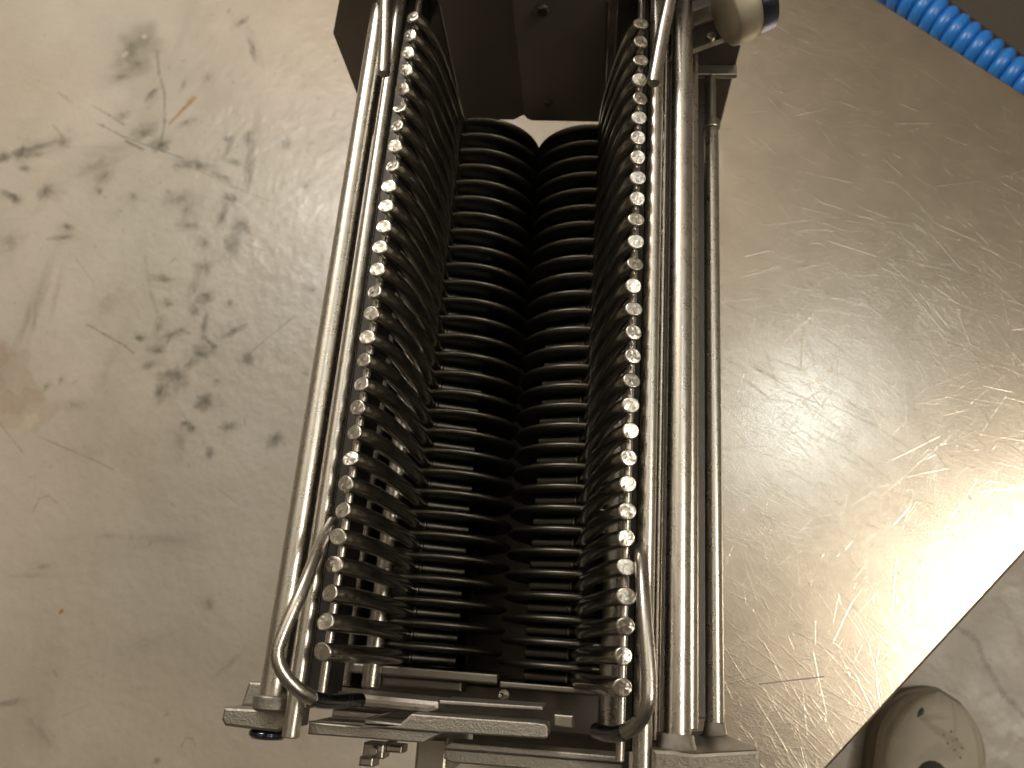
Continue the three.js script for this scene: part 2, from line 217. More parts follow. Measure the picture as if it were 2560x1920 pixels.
structure('wall_left', blockAt(RX0 - 0.12, RX0, 0, RH, RZ0, RZ1), wallMat);
structure('wall_right', blockAt(RX1, RX1 + 0.12, 0, RH, RZ0, RZ1), wallMat);
structure('wall_far', blockAt(RX0 - 0.12, RX1 + 0.12, 0, RH, RZ0 - 0.12, RZ0), wallMat);
structure('wall_near', blockAt(RX0 - 0.12, RX1 + 0.12, 0, RH, RZ1, RZ1 + 0.12), wallMat);
structure('ceiling', blockAt(RX0 - 0.12, RX1 + 0.12, RH, RH + 0.12, RZ0 - 0.12, RZ1 + 0.12), ceilMat);
for (const L of LAMPS) {
  const t = thing('panel_lamp', L.label, 'lamp', L.at);
  const fr = 0.02, w = L.w / 2 + fr, d = L.d / 2 + fr;
  part('frame', [blockAt(-w, w, 0.004, 0.05, -d, d), blockAt(-w, -L.w / 2, -0.012, 0.004, -d, d), blockAt(L.w / 2, w, -0.012, 0.004, -d, d), blockAt(-L.w / 2, L.w / 2, -0.012, 0.004, -d, -L.d / 2), blockAt(-L.w / 2, L.w / 2, -0.012, 0.004, L.d / 2, d)], M.white, t);
  if (L.at[1] + 0.05 < RH) part('hanger', [bar([0, 0.05, 0], [0, RH - L.at[1], 0], 0.008, 10)], M.white, t);
  const col = new THREE.Color().setRGB(...L.color);
  const glass = new THREE.MeshStandardMaterial({ color: 0x999999, roughness: 0.8, emissive: col, emissiveIntensity: L.glow });
  part('diffuser', blockAt(-L.w / 2, L.w / 2, -0.004, 0.003, -L.d / 2, L.d / 2), glass, t);
  const light = new THREE.RectAreaLight(col, L.power, L.w, L.d); light.position.set(0, -0.008, 0); light.rotation.x = -Math.PI / 2; t.add(light);
  if (L.up) {  // upper diffuser and light added as fill for the ceiling and metals
    part('diffuser', blockAt(-L.w / 2, L.w / 2, 0.051, 0.055, -L.d / 2, L.d / 2), glass, t);
    const upper = new THREE.RectAreaLight(col, L.up, L.w, L.d); upper.position.set(0, 0.06, 0); upper.rotation.x = Math.PI / 2; t.add(upper);
  }
}

// ---------------------------------------------------------------- work table with scratched steel top
function scratchMap(n, metres) {
  const sx = new Float32Array(n * n), sy = new Float32Array(n * n), k = n / metres;
  for (let s = 0; s < 56000; s++) {
    const deep = rnd() ** 300, L = (0.004 + 0.04 * rnd() ** 2.5) * k, slope = 0.05 + 0.8 * rnd() ** 1.6 + 0.1 * deep, w = 0.46 + 0.3 * rnd() * rnd() + 0.4 * deep;
        let ang = rnd() < 0.5 ? rr(0, Math.PI) : 2.5 + rr(-0.5, 0.5), x = rr(0, n), y = rr(0, n); const turn = rr(-0.08, 0.08) / Math.max(L, 40);
    for (let i = 0; i < L; i++) {
      const cs = Math.cos(ang), sn = Math.sin(ang), fade = Math.min(1, i / 8, (L - i) / 8);
      for (let o = -2; o <= 2; o++) { const g = slope * fade * (o / w) * Math.exp(-(o * o) / (w * w)) * 1.5, px = ((Math.round(x - sn * o) % n) + n) % n, py = ((Math.round(y + cs * o) % n) + n) % n, j = py * n + px; sx[j] += -sn * g; sy[j] += cs * g; }
      x += cs; y += sn; ang += turn;
    }
  }
  return dataTex(n, (i) => { let a = sx[i] + (fine[i & 262143] - 0.5) * 0.01, b = sy[i]; const m = Math.min(1, 0.8 / (Math.hypot(a, b) + 1e-6)); a *= m; b *= m; const h = Math.hypot(a, b, 1); return [127.5 + (127 * a) / h, 127.5 + (127 * b) / h, 127.5 + 127 / h]; });
}
const tableTop = new THREE.MeshStandardMaterial({ metalness: 1, color: new THREE.Color().setRGB(0.8, 0.785, 0.755), map: rep(steelTint, 5, 5), roughness: 0.27, roughnessMap: rep(grey(512, fine, 0.92, 1), 6, 6), normalMap: rep(scratchMap(2048, 0.5), 2, 2), normalScale: new THREE.Vector2(0.9, 0.9) });
{
  const t = thing('work_table', 'stainless steel table top covered in fine scratches, right of the machine', 'table', [0.25, 0, -0.3]);
  const top = slab([[0.078 - 0.25, -0.664 + 0.3], [0.4814 - 0.25, -0.303 + 0.3], [0.078 - 0.25, 0.122 + 0.3]], 0.262, 0.3, 0.003);
  part('table_top', top, tableTop, t);
  for (const [x, z] of [[-0.1, -0.2], [-0.1, 0.2], [0.15, 0]]) part('leg', [bar([x, 0.003, z], [x, 0.262, z], 0.016, 16), bar([x, 0, z], [x, 0.012, z], 0.022, 16)], M.machined, t);
  // a knife mark that is cut into the sheet
  part('knife_mark', slab([[0.1106 - 0.25, 0.0012 + 0.3], [0.1502 - 0.25, -0.0062 + 0.3], [0.1502 - 0.25, -0.0055 + 0.3], [0.1106 - 0.25, 0.0020 + 0.3]], 0.2995, 0.3003, 0.0001), new THREE.MeshStandardMaterial({ color: new THREE.Color().setRGB(0.4, 0.36, 0.3), roughness: 0.55, metalness: 0.7 }), t);
}

// ---------------------------------------------------------------- the machine
const machine = thing('roller_machine', 'stainless steel machine with two rows of bent finger rods over ribbed rollers', 'machine', [-0.0436, 0, -0.16]);
const OFF = [0.0436, 0, 0.16];                                        // its parts are drawn in room coordinates and moved to its base
const inner = new THREE.Group();
function mp(name, geo, mat, label) { const list = (Array.isArray(geo) ? geo : [geo]).map((g) => { g.translate(...OFF); return g; }); return part(name, list.length > 1 ? list : list[0], mat, machine, label); }
const PITCH = 0.01138, ZL = 0.0016, ZR = 0.006, YT = 0.515;
// fingers: a cut end at the top, sloping in, upright, then bent inwards between the discs
const mir = (x) => -0.0872 - x;
const pathL = [[-0.1038, YT], [-0.0996, 0.5085], [-0.0958, 0.496], [-0.0934, 0.4755], [-0.0916, 0.45], [-0.0912, 0.429], [-0.0915, 0.418], [-0.0898, 0.4105], [-0.0868, 0.4065]];
const pathR = [[0.0164, YT], [0.0124, 0.508], [0.0087, 0.495], [0.0048, 0.4755], [0.0015, 0.455], [-0.0008, 0.43], [-0.0022, 0.418], [-0.0046, 0.4105], [-0.0078, 0.4065]];
function fingerGeo(path, tilt) {
  const n = 30, r = [];
  for (let i = 0; i < n; i++) { const t = i / (n - 1); r.push(0.0037 - 0.0008 * Math.max(0, (t - 0.6) / 0.4)); }
  return sweep(path.map(([x, y]) => [x, y, 0]), r, 14, tilt, [rr(-0.1, 0.1), 0]);
}
for (const [side, path, z0, count] of [['left', pathL, ZL, 29], ['right', pathR, ZR, 29]]) {
  const lean = side === 'left' ? -0.36 : 0.34, kinds = [[0.1, 0.05], [-0.12, 0.1], [0.02, -0.1], [0.16, -0.06], [-0.05, 0.14], [-0.2, 0]].map(([u, v]) => [u, v + lean]).map((t) => { const g = fingerGeo(path, t); g.translate(OFF[0], 0, OFF[2]); const tip = g.clone(), all = Array.from(g.index.array), c = g.userData.capCount; tip.setIndex(all.slice(0, c)); g.setIndex(all.slice(c)); return [g, tip]; });
  for (let k = 0; k < count; k++) { const [shank, cut] = kinds[Math.floor(rnd() * kinds.length)], m = part('finger', shank, M.finger, machine); part('cut_end', cut, M.cut, m); m.position.set(rr(-0.0004, 0.0004), rr(-0.0006, 0.0006), z0 - PITCH * k + rr(-0.0002, 0.0002)); }
}
// a short pin at the foot of each finger, reaching in between the discs
for (const [x0, x1, z0] of [[-0.0885, -0.0655, ZL], [-0.0068, -0.029, ZR]]) {
  const pin = bar([x0, 0.4125, 0], [x1, 0.4045, 0], 0.0032, 18, 0.0009), s = Math.sign(x1 - x0), end = bar([x0 - s * 0.0006, 0.4127, 0], [x0 + s * 0.0004, 0.4124, 0], 0.003, 18, 0.0005); pin.translate(OFF[0], 0, OFF[2]); end.translate(OFF[0], 0, OFF[2]);
  for (let k = 0; k < 29; k++) { const m = part('comb_pin', pin, M.pin, machine); part('pin_glint', end, M.cut, m); m.position.set(rr(-0.0004, 0.0004), rr(-0.0003, 0.0003), z0 - PITCH * k); }  // bright end caps put in as the glint on each pin
}
// two rollers: a shaft each, thin discs half a step from the fingers
const RO = 0.0373, CY = 0.3875, CXL = -0.0797, CXR = -0.0075;
const rim = [[0.016, -0.0021]]; for (let i = 0; i <= 10; i++) { const w = -Math.PI / 2 + (i / 10) * Math.PI; rim.push([RO - 0.0055 + 0.0055 * Math.cos(w), 0.0021 * Math.sin(w)]); } rim.push([0.016, 0.0021]);
const discGeo = new THREE.LatheGeometry(rim.map((a) => new THREE.Vector2(...a)), 72);
discGeo.rotateX(Math.PI / 2);
{ const p = discGeo.attributes.position, uv = discGeo.attributes.uv; for (let i = 0; i < uv.count; i++) uv.setXY(i, p.getX(i) + p.getZ(i), p.getY(i)); }
for (const [cx, z0] of [[CXL, ZL], [CXR, ZR]]) {
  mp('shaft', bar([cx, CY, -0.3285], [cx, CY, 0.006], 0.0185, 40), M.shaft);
  for (let k = 0; k < 29; k++) { const m = part('disc', discGeo, M.disc, machine); m.position.set(cx + OFF[0], CY, z0 - PITCH * (k + 0.5) + OFF[2]); m.rotation.z = rr(0, 6.28); }
}
// long bars
mp('side_tube', bar([-0.13, 0.49, -0.4], [-0.13, 0.49, 0.0213], 0.0058, 32), M.tube);
mp('side_tube', bar([0.0394, 0.49, -0.42], [0.0394, 0.49, 0.0236], 0.0057, 36), M.tube);
mp('side_tube', bar([0.0312, 0.486, -0.42], [0.0312, 0.486, 0.026], 0.0017, 20), M.tube);
mp('side_tube', bar([0.0476, 0.46, -0.36], [0.0476, 0.46, 0.022], 0.0043, 28), M.tube);
mp('side_tube', bar([0.0636, 0.43, -0.316], [0.0636, 0.43, 0.021], 0.0043, 28), M.tube);
mp('rail', bar([-0.1172, 0.497, -0.4], [-0.1172, 0.497, 0.036], 0.0036, 24), M.tube);
mp('rail', bar([0.0252, 0.5, -0.42], [0.0252, 0.5, 0.037], 0.0037, 24), M.tube);
mp('comb_bar', bar([-0.1034, 0.5075, -0.36], [-0.1034, 0.5075, 0.02], 0.0018, 16), M.wire);
mp('comb_bar', bar([0.0161, 0.508, -0.36], [0.0161, 0.508, 0.033], 0.0017, 16), M.wire);
mp('comb_plate', box(-0.1138, -0.1062, 0.468, 0.4965, -0.36, 0.02, 0.0008), M.edgePlate);
mp('comb_plate', box(0.0178, 0.0216, 0.468, 0.4965, -0.36, 0.03, 0.0008), M.edgePlate);
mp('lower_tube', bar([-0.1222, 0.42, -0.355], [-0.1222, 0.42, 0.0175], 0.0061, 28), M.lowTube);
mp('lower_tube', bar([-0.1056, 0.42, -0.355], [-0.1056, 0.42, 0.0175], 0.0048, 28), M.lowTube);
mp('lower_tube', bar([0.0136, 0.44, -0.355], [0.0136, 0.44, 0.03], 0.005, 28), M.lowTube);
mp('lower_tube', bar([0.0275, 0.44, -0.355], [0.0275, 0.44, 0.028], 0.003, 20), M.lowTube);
// pan below the rollers and its feet
mp('dark_gap_plate', box(0.029, 0.0365, 0.462, 0.468, -0.36, 0.026), M.plate);
mp('dark_gap_plate', box(0.05, 0.067, 0.394, 0.399, -0.355, 0.02), M.plate);  // plate added so the gap between the tubes looks dark
mp('drip_pan', [box(-0.135, 0.05, 0.325, 0.33, -0.335, 0.03), box(-0.135, -0.131, 0.33, 0.41, -0.335, 0.03), box(0.046, 0.05, 0.33, 0.41, -0.335, 0.03)], M.plate);
for (const [x, z] of [[-0.115, -0.3], [0.03, -0.3], [-0.115, 0], [0.03, 0]]) mp('leg', [bar([x, 0.01, z], [x, 0.325, z], 0.013, 16), bar([x, 0, z], [x, 0.012, z], 0.022, 16)], M.machined);
// wire guards
const hoop = (pts, r, lbl) => mp('wire_guard', sweep(pts, even(r, 44), 16), M.wire, lbl);
hoop([[-0.1105, 0.503, -0.052], [-0.1103, 0.514, -0.043], [-0.1101, 0.53, -0.0214], [-0.1136, 0.5345, -0.004], [-0.1146, 0.535, 0.0035], [-0.1118, 0.534, 0.0098], [-0.1038, 0.529, 0.0172], [-0.0984, 0.52, 0.0196], [-0.0945, 0.508, 0.0198], [-0.0905, 0.496, 0.0195]], 0.0027);
hoop([[0.0226, 0.506, -0.049], [0.0222, 0.515, -0.042], [0.0230, 0.525, -0.0222], [0.0249, 0.53, 0.0035], [0.0246, 0.5305, 0.0105], [0.0218, 0.527, 0.0172], [0.0163, 0.52, 0.0218], [0.0115, 0.512, 0.0232], [0.007, 0.503, 0.0229]], 0.0028);
hoop([[-0.117, 0.5, -0.42], [-0.1168, 0.515, -0.375], [-0.1163, 0.525, -0.331], [-0.1129, 0.525, -0.2949], [-0.111, 0.525, -0.272]], 0.0034);
hoop([[0.033, 0.5, -0.42], [0.0318, 0.515, -0.375], [0.0304, 0.525, -0.3299], [0.0258, 0.525, -0.2951], [0.0222, 0.525, -0.2674]], 0.0034);
// far end: end plate with its flange, two dark guard panels with a seam between them
mp('end_plate', upright([[-0.1707, 0.2], [-0.1, 0.2], [-0.1, 0.43], [-0.1, 0.56], [-0.125, 0.56], [-0.1707, 0.456]], -0.367, -0.36), M.plate);
mp('end_plate', upright([[0.0035, 0.2], [0.079, 0.2], [0.079, 0.46], [0.062, 0.52], [0.0035, 0.56]], -0.367, -0.36), M.plate);
mp('flange', box(0.045, 0.0795, 0.4265, 0.4305, -0.36, -0.352, 0.0008), M.machined);
mp('guard_panel', upright([[-0.0995, 0.377], [-0.0975, 0.3745], [-0.064, 0.3745], [-0.0575, 0.3795], [-0.0515, 0.3795], [-0.0515, 0.57], [-0.0995, 0.57]], -0.3625, -0.359, 0.0008), M.panel, 'dark panel left of the seam');
mp('guard_panel', upright([[-0.0553, 0.39], [-0.054, 0.3865], [-0.0505, 0.3838], [-0.004, 0.3832], [0.0042, 0.387], [0.0042, 0.57], [-0.0553, 0.57]], -0.3575, -0.3515, 0.0008), M.panel, 'dark panel right of the seam');
mp('rivet', [bar([-0.0385, 0.484, -0.353], [-0.0385, 0.484, -0.3492], 0.0042, 24, 0.0014)], M.plate);
mp('rivet', [bar([-0.0385, 0.403, -0.353], [-0.0385, 0.403, -0.3495], 0.0035, 24, 0.0014)], M.plate);
mp('rear_bar', [bar([-0.0015, 0.4, -0.352], [-0.0015, 0.49, -0.352], 0.0012, 12)], M.plate);
mp('socket', [bar([0.0636, 0.43, -0.318], [0.0636, 0.43, -0.311], 0.0055, 28, 0.0012), bar([0.0636, 0.427, -0.36], [0.0636, 0.427, -0.318], 0.0035, 20)], M.machined);
mp('bolt', [bar([0.0535, 0.405, -0.356], [0.0535, 0.405, -0.338], 0.0034, 16, 0.001), bar([0.0535, 0.405, -0.338], [0.0535, 0.405, -0.3345], 0.0048, 6, 0.0008)], M.machined);
// handle at the top right: flat arm, cream grip, dark cap
{
  const a = V(0.892, 0.02, -0.4515).normalize(), at = (d, y = 0, s = 0) => { const q = V(0.0603, 0.499, -0.3331).addScaledVector(a, d); return [q.x + 0.4515 * s, q.y + y, q.z + 0.892 * s]; };
  const grip = new THREE.LatheGeometry([[0, 0], [0.015, 0], [0.0168, 0.0016], [0.0175, 0.005], [0.0175, 0.0105], [0.017, 0.0135], [0, 0.0135]].map((p) => new THREE.Vector2(...p)), 48);
  const cap = new THREE.LatheGeometry([[0, 0], [0.016, 0], [0.0167, 0.0006], [0.0167, 0.0085], [0.016, 0.0095], [0.006, 0.0103], [0, 0.0103]].map((p) => new THREE.Vector2(...p)), 48);
  const q = new THREE.Quaternion().setFromUnitVectors(V(0, 1, 0), a);
  grip.applyQuaternion(q); grip.translate(...at(0)); cap.applyQuaternion(q); cap.translate(...at(0.0136));
  const handle = new THREE.Group(); handle.name = 'handle'; machine.add(handle);
  const hp = (name, geo, mat) => { geo.translate(...OFF); part(name, geo, mat, handle); };
  hp('grip', grip, M.grip); hp('cap', cap, M.bluish);
  const q2 = new THREE.Quaternion().setFromAxisAngle(V(0, 1, 0), 0.43), flat = (x, y, z, l, hh, d, m) => { const g = new RoundedBoxGeometry(l, hh, d, 3, 0.0008); g.applyQuaternion(q2); g.translate(x, y, z); hp('arm', g, m); };
  flat(0.047, 0.4755, -0.3372, 0.04, 0.005, 0.013, M.plate); flat(0.047, 0.4835, -0.3495, 0.04, 0.012, 0.007, M.machined);
  hp('screw', mergeGeometries([bar([0.0563, 0.477, -0.3374], [0.0563, 0.4805, -0.3374], 0.0028, 20, 0.0006), bar([0.0563, 0.4806, -0.3374], [0.0563, 0.4815, -0.3374], 0.0016, 6, 0.0003)]), M.machined);
}
// near end: end walls behind the rollers, stepped cast bars, lug and foot
mp('end_wall', box(-0.117, -0.0415, 0.33, 0.42, 0.0064, 0.0112, 0.001), M.combPlate);
mp('end_wall', box(-0.0405, 0.012, 0.33, 0.418, 0.0095, 0.0125, 0.0008), M.combPlate);
mp('end_wall', box(-0.103, -0.0608, 0.33, 0.408, 0.0115, 0.0165, 0.001), M.combPlate);
mp('pin', [bar([-0.0385, 0.41, 0.0158], [-0.0385, 0.432, 0.0158], 0.0012, 14), bar([-0.0385, 0.405, 0.0158], [-0.0385, 0.411, 0.0158], 0.003, 16)], M.chrome);
mp('cross_bar', [slab([[-0.118, 0.0174], [-0.0607, 0.0181], [-0.0605, 0.0222], [-0.0659, 0.0238], [-0.118, 0.0232]], 0.44, 0.475, 0.0022), slab([[-0.0607, 0.0179], [-0.0158, 0.0171], [-0.0158, 0.0186], [-0.0607, 0.0195]], 0.435, 0.4752, 0.0005)], M.cast);
mp('cross_bar', [slab([[-0.112, 0.0258], [-0.0883, 0.0264], [-0.0961, 0.0298], [-0.112, 0.0298]], 0.44, 0.46, 0.001)], M.machined);
mp('stepped_bar', [slab([[-0.113, 0.0299], [-0.0905, 0.0299], [-0.0887, 0.0272], [-0.0737, 0.0275], [-0.0696, 0.0234], [-0.0178, 0.0227], [-0.0135, 0.023], [-0.0125, 0.0244], [-0.0124, 0.0278], [-0.0136, 0.0286], [-0.048, 0.0294], [-0.0558, 0.0298], [-0.113, 0.0301]], 0.462, 0.49, 0.0007)], M.cast);
mp('stepped_bar', [slab([[-0.113, 0.0302], [-0.0566, 0.0299], [-0.0638, 0.0344], [-0.0968, 0.0348], [-0.113, 0.035]], 0.468, 0.4885, 0.0007)], M.cast);
mp('lower_bar', [slab([[-0.0543, 0.0342], [0.019, 0.0339], [0.019, 0.0366], [-0.0565, 0.0372], [-0.0569, 0.0358]], 0.455, 0.4755, 0.0007), slab([[-0.0568, 0.0374], [0.019, 0.0368], [0.019, 0.042], [-0.0535, 0.0424], [-0.0566, 0.041]], 0.452, 0.474, 0.0007)], M.cast);
mp('dark_filler_plate', box(-0.058, 0.028, 0.36, 0.366, 0.034, 0.052, 0.001), M.plate);  // dark filler plates added below the bars to close off the bright floor
mp('dark_filler_plate', box(-0.117, 0.028, 0.384, 0.39, 0.0128, 0.0335, 0.001), M.plate);
mp('dark_reflection', sweep([[-0.1015, 0.5265, 0.0186], [-0.0984, 0.52, 0.0196], [-0.0945, 0.508, 0.0198], [-0.0903, 0.4955, 0.0195]], even(0.0029, 14), 16), M.dark_reflection);  // dark tubes over the guard ends, standing in for the reflection there
mp('dark_reflection', sweep([[0.0175, 0.5215, 0.0211], [0.0163, 0.52, 0.0218], [0.0115, 0.512, 0.0232], [0.0066, 0.5025, 0.0229]], even(0.003, 14), 16), M.dark_reflection);
mp('spacer_block', box(-0.0113, -0.0025, 0.43, 0.46, 0.0204, 0.0255, 0.0008), M.machined);
mp('post', box(-0.0754, -0.0605, 0.36, 0.44, 0.036, 0.052, 0.0015), M.machined);
mp('clamp', [box(-0.1006, -0.0905, 0.425, 0.44, 0.041, 0.0475, 0.001), box(-0.1003, -0.0935, 0.432, 0.446, 0.0465, 0.0505, 0.001), bar([-0.0945, 0.4, 0.044], [-0.0945, 0.445, 0.044], 0.0024, 6), box(-0.0905, -0.083, 0.42, 0.434, 0.0415, 0.045, 0.001)], M.machined);
mp('lug', [slab([[-0.152, 0.0275], [-0.1215, 0.0266], [-0.1212, 0.0334], [-0.1278, 0.0356], [-0.1505, 0.0348], [-0.1525, 0.0325]], 0.462, 0.486, 0.0012), slab([[-0.1502, 0.0172], [-0.1216, 0.0166], [-0.1216, 0.0266], [-0.152, 0.0275]], 0.445, 0.468, 0.0012), bar([-0.13, 0.488, 0.0206], [-0.13, 0.488, 0.0272], 0.0085, 36, 0.0012)], M.cast);
mp('bolt', [bar([-0.134, 0.477, 0.0352], [-0.134, 0.477, 0.0392], 0.0082, 28, 0.0014)], M.bluish);
{
  const collar = (x, y, r, z0, z1) => { const g = new THREE.LatheGeometry([[r, 0], [r * 1.12, 0.0003], [r * 1.16, (z1 - z0) * 0.35], [r * 1.3, (z1 - z0) * 0.8], [r * 1.75, z1 - z0]].map((a) => new THREE.Vector2(...a)), 40); g.rotateX(Math.PI / 2); g.translate(x, y, z0); return g; };
  mp('foot', [slab([[0.0285, 0.0276], [0.0449, 0.0278], [0.0685, 0.0246], [0.0692, 0.0256], [0.0692, 0.06], [0.0285, 0.06]], 0.4, 0.505, 0.0014), collar(0.0392, 0.49, 0.0062, 0.0222, 0.0288), collar(0.0636, 0.43, 0.0044, 0.0195, 0.0262)], M.foot);
}

// ---------------------------------------------------------------- blue coiled hose on the floor beyond the table
{
  const d = V(0.675, 0, 0.738), side = V(-0.738, 0, 0.675), R0 = 0.016, r = 0.0084, y0 = R0 + r + 0.001, turns = 44, pts = [];
  const start = V(0.4465, y0, -0.7525).addScaledVector(side, R0 + r).addScaledVector(d, -0.3);
  let along = 0;
  for (let i = 0; i <= turns * 18; i++) {
    const w = (i / 18) * 2 * Math.PI, pitch = 0.0169 + 0.0004 * Math.sin(along * 40); along += pitch / 18;
    const p = start.clone().addScaledVector(d, along); p.addScaledVector(side, -Math.cos(w) * R0); p.y += Math.sin(w) * R0; pts.push(p);
  }
  class Path extends THREE.Curve { getPoint(t, o = new THREE.Vector3()) { const f = t * (pts.length - 1), i = Math.min(pts.length - 2, Math.floor(f)); return o.lerpVectors(pts[i], pts[i + 1], f - i); } getPointAt(t, o) { return this.getPoint(t, o); } getTangentAt(t, o) { return this.getTangent(t, o); } }
  const t = thing('coiled_hose', 'bright blue coiled air hose lying beyond the steel table', 'hose', [start.x, 0, start.z]);
  const g = new THREE.TubeGeometry(new Path(), pts.length * 1, r, 14, false); g.translate(-start.x, 0, -start.z); part('coil', g, M.hose, t);
  for (const e of [pts[0], pts[pts.length - 1]]) part('end_fitting', bar([e.x - start.x, e.y - 0.004, e.z - start.z], [e.x - start.x, e.y + 0.014, e.z - start.z], 0.009, 6, 0.001), M.machined, t);
}
{
  const g = slab([[0, 0], [0.9, 0.98], [1.6, 0.34], [0.7, -0.64]], 0.001, 0.011, 0.002), t = thing('floor_sheet', 'dark brown rubber sheet on the floor behind the blue hose', 'mat', [0.235, 0, -1.02]);
  part('mat', g, M.matte, t);  // thin dark brown sheet laid flat on the floor
}

// ---------------------------------------------------------------- the person whose shoe shows at the bottom right
const shoeTex = (() => {
  const { dab, texture } = painter(512, [190, 181, 164]);
  for (let i = 0; i < 150; i++) dab(rr(0, 512), rr(0, 512), rr(8, 70), rr(5, 26), rr(0, 3), rr(0.03, 0.2), rnd() < 0.6 ? [96, 84, 66] : [214, 204, 184], 0.8);
  return texture();
})();
const vent = new THREE.MeshStandardMaterial({ color: new THREE.Color().setRGB(0.24, 0.21, 0.16), roughness: 0.8 });
const tongueCloth = new THREE.MeshStandardMaterial({ color: new THREE.Color().setRGB(0.06, 0.055, 0.045), roughness: 0.9 });
const scuff = new THREE.MeshStandardMaterial({ color: new THREE.Color().setRGB(0.07, 0.07, 0.075), roughness: 0.8 });
const leather = new THREE.MeshStandardMaterial({ map: shoeTex, roughness: 0.62, bumpMap: rep(grainTex, 3, 3), bumpScale: 0.0006 });
const soleMat = new THREE.MeshStandardMaterial({ color: new THREE.Color().setRGB(0.2, 0.17, 0.13), roughness: 0.8 });
const darkCloth = new THREE.MeshStandardMaterial({ color: new THREE.Color().setRGB(0.02, 0.022, 0.03), roughness: 0.9 });
function shoeParts(parent, right) {                                   // toe at z = 0, heel at z = 0.285, base at y = 0
  const s = right ? 1 : -1, L = 0.285, n = 40, m = 28;
  const half = (u) => { const toe = Math.sqrt(Math.max(0, 1 - (1 - Math.min(1, u / 0.2)) ** 2)), heel = Math.sqrt(Math.max(0, 1 - Math.max(0, (u - 0.86) / 0.14) ** 2)); return (0.0445 - 0.01 * Math.max(0, Math.min(1, (u - 0.35) / 0.35)) + 0.001) * toe * heel; };
  const mid = (u) => s * (0.006 * Math.cos(u * 3) - 0.004), top = (u) => 0.052 + 0.055 * Math.max(0, Math.min(1, (u - 0.22) / 0.5)) ** 1.3;
  const loft = (grow, lo, hi, dome) => {
    const P = [], U = [], I = [];
    for (let i = 0; i <= n; i++) { const u = Math.max(0.0008, Math.min(0.9992, i / n)), h = half(u) * grow, x0 = mid(u), z = (0.5 + (u - 0.5) * (grow > 1 ? 1.03 : 1)) * L, H = dome ? lo + (top(u) - lo) * (0.35 + 0.65 * Math.min(1, (h / grow) / 0.04) ** 0.8) : hi;
      for (let k = 0; k <= m; k++) { const w = (k / m) * Math.PI, cx = Math.cos(w), sy = Math.sin(w); const ex = Math.sign(cx) * Math.abs(cx) ** (dome ? 0.72 : 0.25), ey = Math.abs(sy) ** (dome ? 0.8 : 0.25); P.push(x0 + h * ex, lo + (H - lo) * ey, z); U.push(k / m, i / n); } }
    const row = m + 1; for (let i = 0; i < n; i++) for (let k = 0; k < m; k++) { const a = i * row + k; I.push(a, a + 1, a + row, a + 1, a + row + 1, a + row); }
    const g = new THREE.BufferGeometry(); g.setAttribute('position', new THREE.Float32BufferAttribute(P, 3)); g.setAttribute('uv', new THREE.Float32BufferAttribute(U, 2)); g.setIndex(I); g.computeVertexNormals(); return g;
  };
  part('sole', loft(1.07, 0.0, 0.022, false), soleMat, parent);
  part('upper', loft(1, 0.018, 0, true), leather, parent, 'scuffed pale upper');
  const skin = (x, z) => { const u = z / L, hh = half(u), q = Math.min(1, Math.abs(x - mid(u)) / hh) ** (1 / 0.72), H = 0.018 + (top(u) - 0.018) * (0.35 + 0.65 * Math.min(1, hh / 0.04) ** 0.8); return 0.018 + (H - 0.018) * Math.sqrt(Math.max(0, 1 - q * q)) ** 0.8; };
  if (right) part('scuff_mark', sweep([[-0.0165, 0.018], [-0.0175, 0.0215], [-0.0205, 0.0265]].map(([x, z]) => [x, skin(x, z) - 0.001, z]), [0.0012, 0.0021, 0.0023, 0.0017, 0.0012], 8), scuff, parent);
  // tongue and laces start behind the toe box
  const tongue = new THREE.SphereGeometry(1, 24, 14, 0, Math.PI * 2, 0, Math.PI / 2); tongue.scale(0.02, 0.012, 0.05); tongue.rotateX(-0.3); tongue.translate(mid(0.38) - 0.004 * s, 0.06, 0.103); part('tongue', tongue, tongueCloth, parent);
  for (let k = 0; k < 4; k++) { const z = 0.072 + 0.02 * k, y = top(z / L) + 0.004; part('lace', sweep([[-0.024 + mid(0.3), y - 0.009, z], [-0.01, y + 0.001, z + 0.003], [0.01, y + 0.001, z + 0.005], [0.024 + mid(0.3), y - 0.009, z + 0.008]], even(0.0028, 14), 8), leather, parent); }
  for (const [x, z] of [[0, 0.036], [0.006, 0.032], [0.011, 0.037], [0.016, 0.043], [0.004, 0.042], [0.01, 0.046], [0.015, 0.051]]) { const y = skin(s * x, z); part('vent_hole', bar([s * x, y - 0.003, z], [s * x, y + 0.0002, z], 0.0012, 8, 0.0002), vent, parent); }
}
